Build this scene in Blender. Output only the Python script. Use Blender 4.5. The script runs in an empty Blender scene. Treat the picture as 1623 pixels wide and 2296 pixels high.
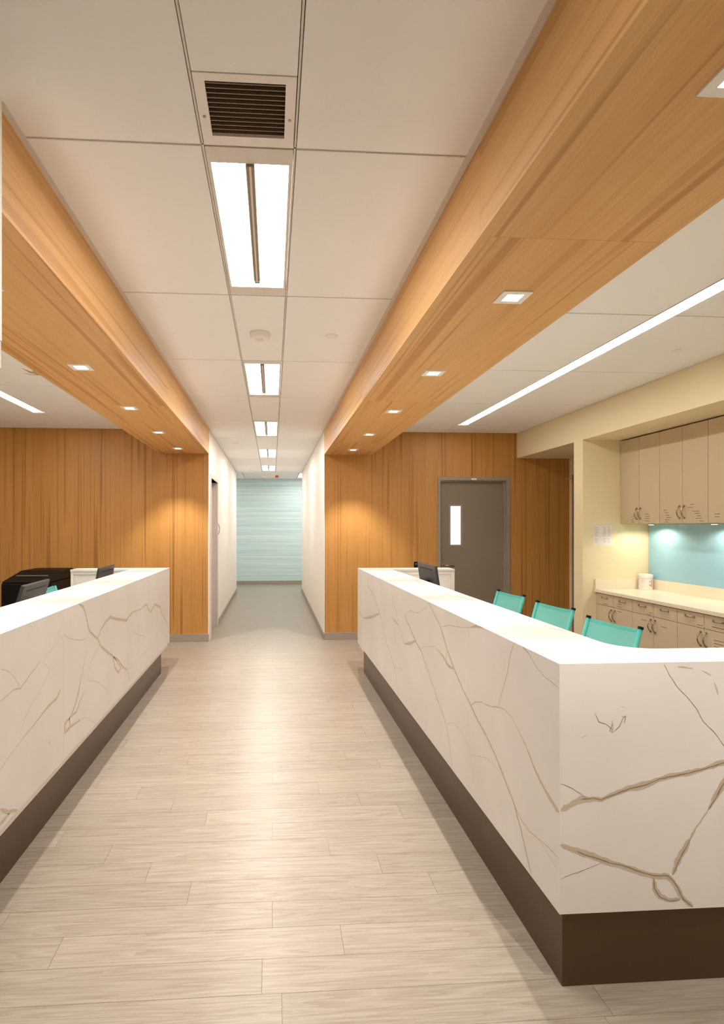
import bpy, bmesh, math, random
from mathutils import Vector, Matrix
random.seed(7)

# ---------------------------------------------------------------- camera, world, exposure
scene = bpy.context.scene
COL = scene.collection
FPX, PX, PY, YAW, EYE = 1277.842, 694.2426, 1182.5987, 0.0655, 1.4772
cam_data = bpy.data.cameras.new('camera')
cam = bpy.data.objects.new('camera', cam_data)
COL.objects.link(cam)
cam_data.sensor_fit = 'HORIZONTAL'
cam_data.sensor_width = 36.0
cam_data.lens = FPX / 1623.0 * 36.0
cam_data.shift_x = (811.5 - PX) / 1623.0
cam_data.shift_y = (PY - 1148.0) / 1623.0
cam_data.clip_start = 0.05
cam.location = (0, 0, EYE)
cam.rotation_euler = (math.pi / 2, 0, -YAW)
scene.camera = cam

world = bpy.data.worlds.new('world')
scene.world = world
world.use_nodes = True
world.node_tree.nodes['Background'].inputs[0].default_value = (1.0, 0.85, 0.68, 1)
world.node_tree.nodes['Background'].inputs[1].default_value = 0.15

scene.view_settings.view_transform = 'Standard'
scene.view_settings.look = 'None'
scene.view_settings.exposure = 0.98
scene.view_settings.gamma = 1.0
scene.view_settings.use_curve_mapping = False

WARM = (1.0, 0.955, 0.895)
TROFFER_STRENGTH = 16.0
DOWNLIGHT_WATTS = 98.0
LINEAR_STRENGTH = 12.5
PUCK_WATTS = 5.5


def at(u, v, X=None, Y=None, Z=None):
    """point where the sight line through photo pixel (u, v) meets a world plane"""
    a = (u - PX) / FPX
    b = -(v - PY) / FPX
    r = Vector((a * math.cos(YAW) + math.sin(YAW), -a * math.sin(YAW) + math.cos(YAW), b))
    t = X / r.x if X is not None else Y / r.y if Y is not None else (Z - EYE) / r.z
    return Vector((0, 0, EYE)) + r * t


# ---------------------------------------------------------------- materials
def lin(c):
    return tuple((x / 255 / 12.92 if x / 255 <= 0.04045 else ((x / 255 + 0.055) / 1.055) ** 2.4) for x in c) + (1,)


def new_mat(name):
    m = bpy.data.materials.new(name)
    m.use_nodes = True
    nt = m.node_tree
    return m, nt, nt.nodes['Principled BSDF']


def N(nt, kind, **kw):
    n = nt.nodes.new(kind)
    for k, v in kw.items():
        setattr(n, k, v)
    return n


def plain(name, rgb, rough=0.5, metal=0.0, var=0.04, scale=30.0, bump=0.0, spec=0.5, coat=0.0):
    m, nt, b = new_mat(name)
    tc = N(nt, 'ShaderNodeTexCoord')
    nz = N(nt, 'ShaderNodeTexNoise')
    nz.inputs['Scale'].default_value = scale
    nz.inputs['Detail'].default_value = 4
    nt.links.new(tc.outputs['Object'], nz.inputs['Vector'])
    mx = N(nt, 'ShaderNodeMix', data_type='RGBA')
    c = lin(rgb)
    mx.inputs[6].default_value = tuple(min(1, x * (1 - var)) for x in c[:3]) + (1,)
    mx.inputs[7].default_value = tuple(min(1, x * (1 + var)) for x in c[:3]) + (1,)
    nt.links.new(nz.outputs['Fac'], mx.inputs[0])
    nt.links.new(mx.outputs[2], b.inputs['Base Color'])
    b.inputs['Roughness'].default_value = rough
    b.inputs['Metallic'].default_value = metal
    b.inputs['Specular IOR Level'].default_value = spec
    b.inputs['Coat Weight'].default_value = coat
    if bump:
        bp = N(nt, 'ShaderNodeBump')
        bp.inputs['Strength'].default_value = bump
        bp.inputs['Distance'].default_value = 0.002
        nt.links.new(nz.outputs['Fac'], bp.inputs['Height'])
        nt.links.new(bp.outputs[0], b.inputs['Normal'])
    return m


def glow(name, rgb, strength):
    m, nt, b = new_mat(name)
    nt.nodes.remove(b)
    e = N(nt, 'ShaderNodeEmission')
    e.inputs[0].default_value = tuple(rgb) + (1,)
    e.inputs[1].default_value = strength
    nt.links.new(e.outputs[0], nt.nodes['Material Output'].inputs[0])
    return m


def wood(name, axis, light, mid, dark):
    """straight-grained veneer, grain running along the given axis"""
    m, nt, b = new_mat(name)
    tc = N(nt, 'ShaderNodeTexCoord')
    oi = N(nt, 'ShaderNodeObjectInfo')
    cmb = N(nt, 'ShaderNodeCombineXYZ')
    mul = N(nt, 'ShaderNodeMath', operation='MULTIPLY')
    mul.inputs[1].default_value = 37.0
    nt.links.new(oi.outputs['Random'], mul.inputs[0])
    for i in range(3):
        nt.links.new(mul.outputs[0], cmb.inputs[i])
    add = N(nt, 'ShaderNodeVectorMath', operation='ADD')
    nt.links.new(tc.outputs['Object'], add.inputs[0])
    nt.links.new(cmb.outputs[0], add.inputs[1])

    def layer(across, along, detail, rough=0.6, dist=0.0):
        mp = N(nt, 'ShaderNodeMapping')
        s = [across] * 3
        s['xyz'.index(axis)] = along
        mp.inputs['Scale'].default_value = s
        nt.links.new(add.outputs[0], mp.inputs['Vector'])
        nz = N(nt, 'ShaderNodeTexNoise')
        nz.inputs['Scale'].default_value = 1.0
        nz.inputs['Detail'].default_value = detail
        nz.inputs['Roughness'].default_value = rough
        nz.inputs['Distortion'].default_value = dist
        nt.links.new(mp.outputs[0], nz.inputs['Vector'])
        return nz.outputs['Fac']

    def ramp(fac, stops):
        r = N(nt, 'ShaderNodeValToRGB')
        e = r.color_ramp.elements
        e[0].position, e[0].color = stops[0]
        e[1].position, e[1].color = stops[-1]
        for p, c in stops[1:-1]:
            x = e.new(p)
            x.color = c
        nt.links.new(fac, r.inputs[0])
        return r.outputs[0]

    base = ramp(layer(7.0, 0.12, 3), [(0.32, lin(mid)), (0.5, lin(light)), (0.68, lin(mid))])
    streak = ramp(layer(22.0, 0.25, 2, 0.5), [(0.36, (1, 1, 1, 1)), (0.42, (0, 0, 0, 1)), (0.60, (0, 0, 0, 1)), (0.66, (0.55, 0.55, 0.55, 1))])
    fine = ramp(layer(190.0, 3.5, 2, 0.7), [(0.3, (0.6, 0.6, 0.6, 1)), (0.7, (0, 0, 0, 1))])
    m1 = N(nt, 'ShaderNodeMix', data_type='RGBA')
    nt.links.new(streak, m1.inputs[0])
    nt.links.new(base, m1.inputs[6])
    m1.inputs[7].default_value = lin(dark)
    m2 = N(nt, 'ShaderNodeMix', data_type='RGBA')
    nt.links.new(fine, m2.inputs[0])
    nt.links.new(m1.outputs[2], m2.inputs[6])
    m2.inputs[7].default_value = lin(tuple(0.5 * (p + q) for p, q in zip(mid, dark)))
    nt.links.new(m2.outputs[2], b.inputs['Base Color'])
    b.inputs['Roughness'].default_value = 0.42
    b.inputs['Specular IOR Level'].default_value = 0.35
    return m


def plank_mat():
    m, nt, b = new_mat('plank_vinyl')
    tc = N(nt, 'ShaderNodeTexCoord')
    oi = N(nt, 'ShaderNodeObjectInfo')
    mul = N(nt, 'ShaderNodeMath', operation='MULTIPLY')
    mul.inputs[1].default_value = 53.0
    nt.links.new(oi.outputs['Random'], mul.inputs[0])
    cmb = N(nt, 'ShaderNodeCombineXYZ')
    for i in range(3):
        nt.links.new(mul.outputs[0], cmb.inputs[i])
    add = N(nt, 'ShaderNodeVectorMath', operation='ADD')
    nt.links.new(tc.outputs['Object'], add.inputs[0])
    nt.links.new(cmb.outputs[0], add.inputs[1])

    def noise(sc, detail, dist, rough=0.55):
        mp = N(nt, 'ShaderNodeMapping')
        mp.inputs['Scale'].default_value = sc
        nt.links.new(add.outputs[0], mp.inputs['Vector'])
        nz = N(nt, 'ShaderNodeTexNoise')
        nz.inputs['Scale'].default_value = 1
        nz.inputs['Detail'].default_value = detail
        nz.inputs['Distortion'].default_value = dist
        nz.inputs['Roughness'].default_value = rough
        nt.links.new(mp.outputs[0], nz.inputs['Vector'])
        return nz.outputs['Fac']
    # contour bands of a stretched noise read as flat-sawn grain
    n1 = noise((0.9, 15, 1), 2, 0.35)
    m8 = N(nt, 'ShaderNodeMath', operation='MULTIPLY')
    m8.inputs[1].default_value = 9.0
    nt.links.new(n1, m8.inputs[0])
    fr = N(nt, 'ShaderNodeMath', operation='FRACT')
    nt.links.new(m8.outputs[0], fr.inputs[0])
    r1 = N(nt, 'ShaderNodeValToRGB')
    e = r1.color_ramp.elements
    e[0].position, e[0].color = 0.0, lin((205, 189, 168))
    e[1].position, e[1].color = 1.0, lin((222, 209, 191))
    x = e.new(0.55); x.color = lin((227, 214, 196))
    x = e.new(0.85); x.color = lin((215, 200, 180))
    nt.links.new(fr.outputs[0], r1.inputs[0])
    n2 = noise((6, 160, 1), 3, 0.2, 0.7)
    r2 = N(nt, 'ShaderNodeValToRGB')
    r2.color_ramp.elements[0].position = 0.35
    r2.color_ramp.elements[0].color = (0.85, 0.83, 0.80, 1)
    r2.color_ramp.elements[1].position = 0.62
    r2.color_ramp.elements[1].color = (1, 1, 1, 1)
    nt.links.new(n2, r2.inputs[0])
    mm = N(nt, 'ShaderNodeMix', data_type='RGBA', blend_type='MULTIPLY')
    mm.inputs[0].default_value = 1.0
    nt.links.new(r1.outputs[0], mm.inputs[6])
    nt.links.new(r2.outputs[0], mm.inputs[7])
    tone = N(nt, 'ShaderNodeMapRange')
    tone.inputs['To Min'].default_value = 0.47
    tone.inputs['To Max'].default_value = 0.52
    nt.links.new(oi.outputs['Random'], tone.inputs['Value'])
    sc = N(nt, 'ShaderNodeVectorMath', operation='SCALE')
    nt.links.new(mm.outputs[2], sc.inputs[0])
    nt.links.new(tone.outputs[0], sc.inputs['Scale'])
    nt.links.new(sc.outputs[0], b.inputs['Base Color'])
    b.inputs['Roughness'].default_value = 0.33
    b.inputs['Specular IOR Level'].default_value = 0.35
    bp = N(nt, 'ShaderNodeBump')
    bp.inputs['Strength'].default_value = 0.12
    bp.inputs['Distance'].default_value = 0.001
    nt.links.new(n2, bp.inputs['Height'])
    nt.links.new(bp.outputs[0], b.inputs['Normal'])
    return m


def stripe_mat():
    """pale blue-green wallcovering with fine horizontal stripes"""
    m, nt, b = new_mat('striped_wallcovering')
    tc = N(nt, 'ShaderNodeTexCoord')
    mp = N(nt, 'ShaderNodeMapping')
    mp.inputs['Scale'].default_value = (0.35, 0.35, 26)
    nt.links.new(tc.outputs['Object'], mp.inputs['Vector'])
    nz = N(nt, 'ShaderNodeTexNoise')
    nz.inputs['Scale'].default_value = 1
    nz.inputs['Detail'].default_value = 6
    nz.inputs['Roughness'].default_value = 0.65
    nt.links.new(mp.outputs[0], nz.inputs['Vector'])
    r = N(nt, 'ShaderNodeValToRGB')
    e = r.color_ramp.elements
    e[0].position, e[0].color = 0.28, lin((170, 200, 204))
    e[1].position, e[1].color = 0.72, lin((224, 238, 237))
    x = e.new(0.5); x.color = lin((200, 222, 222))
    nt.links.new(nz.outputs['Fac'], r.inputs[0])
    nt.links.new(r.outputs[0], b.inputs['Base Color'])
    b.inputs['Roughness'].default_value = 0.5
    return m


def quartz_mat():
    m, nt, b = new_mat('white_quartz')
    tc = N(nt, 'ShaderNodeTexCoord')
    nz = N(nt, 'ShaderNodeTexNoise')
    nz.inputs['Scale'].default_value = 2.2
    nz.inputs['Detail'].default_value = 5
    nt.links.new(tc.outputs['Object'], nz.inputs['Vector'])
    r = N(nt, 'ShaderNodeValToRGB')
    e = r.color_ramp.elements
    e[0].position, e[0].color = 0.3, lin((216, 210, 203))
    e[1].position, e[1].color = 0.7, lin((226, 221, 215))
    nt.links.new(nz.outputs['Fac'], r.inputs[0])
    nt.links.new(r.outputs[0], b.inputs['Base Color'])
    b.inputs['Roughness'].default_value = 0.32
    b.inputs['Specular IOR Level'].default_value = 0.45
    return m


M = {}
M['tile'] = plain('ceiling_tile_white', (249, 248, 247), 0.9, var=0.01, scale=350, bump=0.15)
M['tbar'] = plain('ceiling_grid_white', (228, 220, 212), 0.5)
M['void'] = plain('dark_gap', (58, 48, 40), 0.9)
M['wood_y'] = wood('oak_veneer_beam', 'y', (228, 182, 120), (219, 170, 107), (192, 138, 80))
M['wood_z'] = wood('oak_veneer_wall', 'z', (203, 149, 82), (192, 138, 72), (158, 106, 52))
M['plank'] = plank_mat()
M['subfloor'] = plain('plank_joint', (150, 132, 112), 0.8)
M['quartz'] = quartz_mat()
M['vein'] = plain('quartz_vein_taupe', (192, 176, 156), 0.34, var=0.09, scale=60)
M['vein_dark'] = plain('quartz_vein_core', (146, 126, 106), 0.34, var=0.15, scale=90)
M['plinth'] = plain('bronze_plinth', (88, 66, 46), 0.36, metal=0.5, var=0.05, scale=8)
M['white'] = plain('white_paint', (236, 230, 222), 0.55)
M['corridor'] = plain('corridor_paint', (242, 234, 223), 0.5, var=0.015, scale=4)
M['cream'] = plain('cream_paint', (240, 225, 187), 0.55, var=0.02, scale=5)
M['stripe'] = stripe_mat()
M['base'] = plain('taupe_rubber_base', (158, 146, 132), 0.45)
M['metal_strip'] = plain('aluminium_strip', (205, 200, 192), 0.35, metal=0.8)
M['door_grey'] = plain('grey_door_laminate', (138, 124, 106), 0.5, var=0.06, scale=120)
M['frame_grey'] = plain('grey_door_frame', (152, 142, 128), 0.45)
M['frame_pale'] = plain('pale_door_frame', (226, 212, 202), 0.45)
M['laminate'] = plain('beige_cabinet_laminate', (211, 192, 160), 0.5, var=0.03, scale=150)
M['counter'] = plain('cream_solid_surface', (240, 228, 204), 0.3, var=0.02, scale=200)
M['blue'] = plain('back_painted_blue_glass', (156, 204, 226), 0.18, var=0.01, scale=3, spec=0.6)
M['steel'] = plain('brushed_nickel', (170, 158, 142), 0.3, metal=1.0)
M['black'] = plain('black_plastic', (11, 10, 10), 0.4, spec=0.25)
M['black_soft'] = plain('black_matte', (12, 11, 10), 0.55, spec=0.2)
M['dark_grey'] = plain('charcoal_plastic', (46, 43, 41), 0.45)
M['teal'] = plain('teal_mesh_fabric', (98, 166, 155), 0.75, var=0.05, scale=600, bump=0.2)
M['teal_edge'] = plain('teal_fabric_hem', (70, 160, 148), 0.75, var=0.05, scale=600)
M['brown'] = plain('brown_upholstery', (72, 48, 32), 0.7)
M['paper'] = plain('paper_white', (236, 230, 222), 0.7)
M['ink'] = plain('grey_print', (196, 186, 180), 0.7)
M['ink_dark'] = plain('dark_print', (110, 94, 72), 0.7)
M['label'] = plain('label_tape', (219, 200, 169), 0.6)
M['red'] = plain('red_print', (214, 84, 60), 0.5)
M['vent_white'] = plain('vent_enamel', (244, 238, 232), 0.45)
M['louver'] = plain('vent_louver', (150, 132, 112), 0.5)
M['stain'] = plain('water_stain', (205, 178, 138), 0.9, var=0.2, scale=20)
M['lens'] = glow('troffer_lens', (1.0, 0.97, 0.94), TROFFER_STRENGTH)
M['linear'] = glow('linear_lens', (1.0, 0.88, 0.74), LINEAR_STRENGTH)
M['dl_glow'] = glow('downlight_lens', (1.0, 0.86, 0.7), 9.0)
M['lit_pane'] = glow('lit_door_glass', (1.0, 0.86, 0.66), 0.85)
M['screen'] = plain('dark_screen', (16, 17, 18), 0.2)


# ---------------------------------------------------------------- mesh building
class MB:
    def __init__(self):
        self.v, self.f = [], []

    def box(self, x0, x1, y0, y1, z0, z1):
        n = len(self.v)
        self.v += [(x, y, z) for z in (z0, z1) for (x, y) in ((x0, y0), (x1, y0), (x1, y1), (x0, y1))]
        self.f += [tuple(n + i for i in q) for q in ((3, 2, 1, 0), (4, 5, 6, 7), (0, 1, 5, 4), (1, 2, 6, 5), (2, 3, 7, 6), (3, 0, 4, 7))]
        return self

    def prism(self, poly, z0, z1):
        """poly: counter-clockwise (x, y) outline"""
        n, k = len(self.v), len(poly)
        self.v += [(x, y, z0) for x, y in poly] + [(x, y, z1) for x, y in poly]
        self.f.append(tuple(n + i for i in reversed(range(k))))
        self.f.append(tuple(n + k + i for i in range(k)))
        for i in range(k):
            j = (i + 1) % k
            self.f.append((n + i, n + j, n + k + j, n + k + i))
        return self

    def hexa(self, pts):
        """eight corners: four of the bottom, four of the top"""
        n = len(self.v)
        self.v += [tuple(p) for p in pts]
        self.f += [tuple(n + i for i in q) for q in ((3, 2, 1, 0), (4, 5, 6, 7), (0, 1, 5, 4), (1, 2, 6, 5), (2, 3, 7, 6), (3, 0, 4, 7))]
        return self

    def tube(self, pts, r, k=8, flat=1.0, caps=True):
        pts = [Vector(p) for p in pts]
        n = len(self.v)
        up = Vector((0, 0, 1))
        for i, p in enumerate(pts):
            d = (pts[min(i + 1, len(pts) - 1)] - pts[max(i - 1, 0)]).normalized()
            a = d.cross(up)
            if a.length < 1e-3:
                a = d.cross(Vector((1, 0, 0)))
            a.normalize()
            b = a.cross(d)
            rr = r[i] if isinstance(r, (list, tuple)) else r
            for j in range(k):
                t = 2 * math.pi * j / k
                self.v.append(tuple(p + a * math.cos(t) * rr + b * math.sin(t) * rr * flat))
        for i in range(len(pts) - 1):
            for j in range(k):
                q = (j + 1) % k
                self.f.append((n + i * k + j, n + i * k + q, n + (i + 1) * k + q, n + (i + 1) * k + j))
        if caps:
            self.f.append(tuple(n + j for j in reversed(range(k))))
            self.f.append(tuple(n + (len(pts) - 1) * k + j for j in range(k)))
        return self

    def lathe(self, prof, k=24, c=(0, 0, 0)):
        """prof: (radius, z) from bottom to top"""
        n = len(self.v)
        for r, z in prof:
            for j in range(k):
                t = 2 * math.pi * j / k
                self.v.append((c[0] + r * math.cos(t), c[1] + r * math.sin(t), c[2] + z))
        for i in range(len(prof) - 1):
            for j in range(k):
                q = (j + 1) % k
                self.f.append((n + i * k + j, n + i * k + q, n + (i + 1) * k + q, n + (i + 1) * k + j))
        self.f.append(tuple(n + j for j in reversed(range(k))))
        self.f.append(tuple(n + (len(prof) - 1) * k + j for j in range(k)))
        return self

    def sheet(self, grid):
        """grid of points, rows of equal length"""
        n, w = len(self.v), len(grid[0])
        for row in grid:
            self.v += [tuple(p) for p in row]
        for i in range(len(grid) - 1):
            for j in range(w - 1):
                a = n + i * w + j
                self.f.append((a, a + 1, a + w + 1, a + w))
        return self

    def ribbon(self, pts, widths, normal, lift, rng, jit=0.25):
        """uneven flat band along a polyline lying in a plane"""
        pts = [Vector(p) for p in pts]
        if not isinstance(widths, (list, tuple)):
            widths = [widths] * len(pts)
        P, Wd = [], []
        for i in range(len(pts) - 1):
            k = max(1, int((pts[i + 1] - pts[i]).length / 0.012))
            for j in range(k):
                t = j / k
                P.append(pts[i].lerp(pts[i + 1], t))
                Wd.append(widths[i] * (1 - t) + widths[i + 1] * t)
        P.append(pts[-1]); Wd.append(widths[-1])
        nrm = Vector(normal)
        n = len(self.v)
        drift = 0.0
        for i, p in enumerate(P):
            d = (P[min(i + 1, len(P) - 1)] - P[max(i - 1, 0)])
            if d.length < 1e-9:
                d = Vector((0, 0, 1))
            s = d.normalized().cross(nrm)
            drift = drift * 0.7 + rng.uniform(-1, 1) * 0.0012
            end = 0.35 if i in (0, len(P) - 1) else 1.0
            w1 = Wd[i] * end * 0.5 * (1 + rng.uniform(-jit, jit))
            w2 = Wd[i] * end * 0.5 * (1 + rng.uniform(-jit, jit))
            q = p + nrm * lift + s * drift
            self.v += [tuple(q + s * w1), tuple(q - s * w2)]
        for i in range(len(P) - 1):
            a = n + 2 * i
            self.f.append((a, a + 1, a + 3, a + 2))
        return self

    def mesh(self, name, mat, bevel=0.0, smooth=False, seg=2):
        me = bpy.data.meshes.new(name)
        me.from_pydata(self.v, [], self.f)
        bm = bmesh.new()
        bm.from_mesh(me)
        bmesh.ops.recalc_face_normals(bm, faces=bm.faces)
        if bevel:
            es = [e for e in bm.edges if len(e.link_faces) == 2 and e.calc_face_angle(0) > 0.5]
            bmesh.ops.bevel(bm, geom=es, offset=bevel, segments=seg, affect='EDGES', profile=0.5, clamp_overlap=True)
        bm.to_mesh(me)
        bm.free()
        if smooth:
            for p in me.polygons:
                p.use_smooth = True
        me.materials.append(M[mat] if isinstance(mat, str) else mat)
        return me

    def build(self, name, mat, parent=None, loc=None, rot=None, bevel=0.0, smooth=False, seg=2, label=None):
        o = bpy.data.objects.new(name, self.mesh(name, mat, bevel, smooth, seg))
        COL.objects.link(o)
        if parent is not None:
            o.parent = parent
        if loc is not None:
            o.location = loc
        if rot is not None:
            o.rotation_euler = rot
        if label:
            o['label'] = label
        return o


def empty(name, loc=(0, 0, 0), rz=0.0):
    o = bpy.data.objects.new(name, None)
    COL.objects.link(o)
    o.location = loc
    o.rotation_euler = (0, 0, rz)
    o.empty_display_size = 0.1
    return o


def tag(o, label, cat, group=None):
    o['label'] = label
    o['category'] = cat
    if group:
        o['group'] = group
    return o


def struct(o, label=None):
    o['kind'] = 'structure'
    if label:
        o['label'] = label
    return o


def link_copy(me, name, parent, loc=(0, 0, 0)):
    o = bpy.data.objects.new(name, me)
    COL.objects.link(o)
    o.parent = parent
    o.location = loc
    return o


def copy_tree(o, parent=None):
    c = o.copy()
    COL.objects.link(c)
    c.parent = parent
    for ch in list(o.children):
        copy_tree(ch, c)
    return c


def B(*a):
    return MB().box(*a)


# ---------------------------------------------------------------- key dimensions (metres)
CZ = 2.743            # ceiling
MOD = 1.2192          # ceiling module
Y1 = 1.906            # first cross joint
G1, G2 = -0.2305, 0.0758
BL, BR = -0.819, 0.681          # inner faces of beams and corridor walls
SL, SR = -1.456, 1.309          # outer edges of beams
ZS = 2.434            # beam soffit
WY = 7.47             # timber wall
XW = 4.014            # right wall
XB, ZB = 3.285, 2.407  # bulkhead face and underside
XL = -4.6
YB = -6.4             # behind the camera
YE, YF = 13.15, 14.9  # corridor end, striped wall

# ---------------------------------------------------------------- floor
floor = struct(B(XL, XW + 0.1, YB, YF + 0.1, -0.06, -0.002).build('floor', 'subfloor'), 'pale greige wood-look plank floor')
ROW, PL = 0.149, 1.0
offs = [0.0, -0.335, -0.53, -0.74]
special = {-1: -0.034, -2: 0.03}
plank_mesh = B(0.0007, PL - 0.0007, 0.0006, ROW - 0.0006, -0.002, 0.0).mesh('plank', 'plank')
far = MB()
r = -26
while True:
    y = 2.107 + r * ROW
    if y > YF - 0.02:
        break
    o = special.get(r + 1, offs[r % 4])
    if r == -1:
        o = 0.25
    k = -6
    while True:
        x = o + k * PL
        k += 1
        if x > 5.0:
            break
        near = 1.3 < y < 6.6
        inside = x < 1.0 and x + PL > -1.2 or (x < 2.6 and y < 1.8 and x > 0)
        if near and inside:
            link_copy(plank_mesh, 'plank', floor, (x, y, 0))
        else:
            x0, x1 = max(x, XL), min(x + PL, XW)
            if x1 - x0 > 0.02:
                y1 = min(y + ROW, YF)
                far.box(x0 + 0.0007, x1 - 0.0007, y + 0.0006, y1 - 0.0006, -0.002, 0.0)
    r += 1
fo = far.build('plank', 'plank', floor, label='planks beyond and around the aisle')
fo['kind'] = 'stuff'

# ---------------------------------------------------------------- ceilings
ceiling = struct(B(XL, XW + 0.1, YB, YF + 0.1, CZ + 0.03, CZ + 0.12).build('ceiling', 'void'), 'white lay-in panel ceiling with recessed grid')
J = 0.0055   # half of a joint


def tile(x0, x1, y0, y1):
    B(x0 + J, x1 - J, y0 + J, y1 - J, CZ, CZ + 0.018).build('ceiling_tile', 'tile', ceiling, bevel=0.0015, seg=1)


def bar(x0, x1, y0, y1):
    B(x0, x1, y0, y1, CZ + 0.004, CZ + 0.03).build('grid_bar', 'tbar', ceiling)


ycross = [Y1 + n * MOD for n in range(-7, 10)] + [YE + 0.03]
for n in range(len(ycross) - 1):
    a, b_ = ycross[n], ycross[n + 1]
    tile(BL + 0.004, G1, a, b_)
    tile(G2, BR - 0.004, a, b_)
    if n - 7 == -1:
        tile(G1, G2, a, 1.604)
    elif (n - 7) % 2 == 0 and n - 7 <= 8:
        pass
    else:
        tile(G1, G2, a, b_)
for gx in (G1, G2):
    bar(gx - 0.0032, gx + 0.0032, YB, YE)
for yc in ycross[:-1]:
    bar(BL, BR, yc - 0.0032, yc + 0.0032)
# right bay
ry = [3.26 + MOD * n for n in range(-7, 4)] + [WY]
LX0, LX1 = 2.288, 2.405
for n in range(len(ry) - 1):
    a, b_ = ry[n], ry[n + 1]
    if b_ < WY:
        tile(SR, LX0, a, b_)
        tile(LX1, XB, a, b_)
    else:
        tile(SR, LX0, a, b_)
        tile(LX0, XB, a, b_)
for yc in ry[1:-1]:
    bar(SR, XB, yc - 0.0032, yc + 0.0032)
bar(LX0 - 0.0032, LX0 + 0.0032, ry[-2], WY)
# left bay
ly = [5.24 - MOD * 2, 5.24 - MOD, 5.24, 5.24 + MOD, WY]
ML0, ML1 = -2.625, -2.51
for n in range(len(ly) - 1):
    a, b_ = ly[n], ly[n + 1]
    if b_ < WY:
        tile(XL, ML0, a, b_)
        tile(ML1, SL, a, b_)
    else:
        tile(XL, -2.555, a, b_)
        tile(-2.555, SL, a, b_)
tile(XL, SL, 1.75, ly[0])
for yc in ly[1:-1]:
    bar(XL, SL, yc - 0.0032, yc + 0.0032)
bar(-2.558, -2.552, ly[-2], WY)
tile(XL, BL, YB, 1.58)
tile(BR, XB, YB, ry[0])
# cross corridor
for a, b_ in ((-3.2, -0.70), (-0.70, 0.62), (0.62, 0.92), (0.92, 3.2)):
    tile(a, b_, YE + 0.03, YF)
st = MB()
rng = random.Random(3)
for (u0, v0, u1, v1, w) in ((48, 825, 92, 842, .03), (60, 831, 100, 836, .02), (50, 836, 96, 841, .02), (72, 826, 86, 840, .03)):
    st.ribbon([at(u0, v0, Z=CZ), at((u0 + u1) / 2, (v0 + v1) / 2 + 2, Z=CZ), at(u1, v1, Z=CZ)], [0.006, w, 0.006], (0, 0, -1), 0.0006, rng, 0.6)
st.build('water_stain', 'stain', ceiling, label='brown water stain')

# ---------------------------------------------------------------- timber beams
def beam(name, x0, x1, y0, joints, label):
    root = struct(empty(name, (0, 0, 0)), label)
    root['category'] = 'beam'
    ys = [y0] + joints + [WY]
    g = 0.0006
    for a, b_ in zip(ys[:-1], ys[1:]):
        B(x0 + 0.02, x1 - 0.02, a + g, b_ - g, ZS, ZS + 0.02).build('soffit_panel', 'wood_y', root)
        B(x0, x0 + 0.02, a + g, b_ - g, ZS, CZ + 0.02).build('side_panel', 'wood_y', root)
        B(x1 - 0.02, x1, a + g, b_ - g, ZS, CZ + 0.02).build('side_panel', 'wood_y', root)
    return root


beam('wood_beam', BR, SR, YB, [1.833, 4.27, 6.4], 'long oak ceiling beam above the right marble counter')
beam('wood_beam', SL, BL, 1.75, [4.55], 'long oak ceiling beam above the left marble counter')
for i, (x0, x1, y0, y1) in enumerate(((BR - 0.022, BR, YB, WY), (BL, BL + 0.022, 1.75, WY), (BL, BL + 0.012, WY, YE), (BR - 0.012, BR, WY, YE))):
    struct(B(x0, x1, y0, y1, CZ - 0.003, CZ + 0.012).build('trim_%d' % (i + 1), 'tbar'))

# ---------------------------------------------------------------- walls
def panels(name, spans, z0, z1, label):
    root = struct(empty(name), label)
    for x0, x1, za, zb in spans:
        B(x0 + 0.0006, x1 - 0.0006, WY, WY + 0.1, za, zb).build('veneer_panel', 'wood_z', root)
    return root


H = CZ + 0.02
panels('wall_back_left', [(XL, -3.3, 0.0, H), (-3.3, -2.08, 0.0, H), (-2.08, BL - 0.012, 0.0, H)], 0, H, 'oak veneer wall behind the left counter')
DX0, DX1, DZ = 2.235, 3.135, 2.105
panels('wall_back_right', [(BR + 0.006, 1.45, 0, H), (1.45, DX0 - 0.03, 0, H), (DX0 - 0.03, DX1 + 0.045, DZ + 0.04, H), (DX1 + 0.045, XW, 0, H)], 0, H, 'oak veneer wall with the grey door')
CY0, CY1, CDZ = 7.66, 8.56, 2.14
struct(B(BL - 0.14, BL, WY + 0.1, CY0, 0, H).box(BL - 0.14, BL, CY1, YE, 0, H).box(BL - 0.14, BL, CY0, CY1, CDZ, H).build('wall_corridor_left', 'corridor'), 'cream corridor wall with a recessed door')
struct(B(BR, BR + 0.14, WY + 0.1, YE, 0, H).build('wall_corridor_right', 'corridor'), 'plain cream corridor wall')
struct(B(BL - 0.012, BL, WY - 0.002, WY + 0.1, 0, H).build('trim_5', 'white'), 'white corner guard')
struct(B(BR, BR + 0.006, WY - 0.001, WY + 0.1, 0, H).build('trim_6', 'white'))
struct(B(-3.2, 3.2, YF, YF + 0.1, 0, H).build('wall_back', 'stripe'), 'pale blue-green wall with fine horizontal stripes')
struct(B(-3.3, -3.2, YE, YF, 0, H).build('wall_cross_left', 'corridor'))
struct(B(3.2, 3.3, YE, YF, 0, H).build('wall_cross_right', 'corridor'))
struct(B(-3.2, BL - 0.14, YE - 0.1, YE, 0, H).build('wall_cross_front_left', 'corridor'))
struct(B(BR + 0.14, 3.2, YE - 0.1, YE, 0, H).build('wall_cross_front_right', 'corridor'))
RY0, RY1, RDZ = 6.25, 7.33, 2.13
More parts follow.
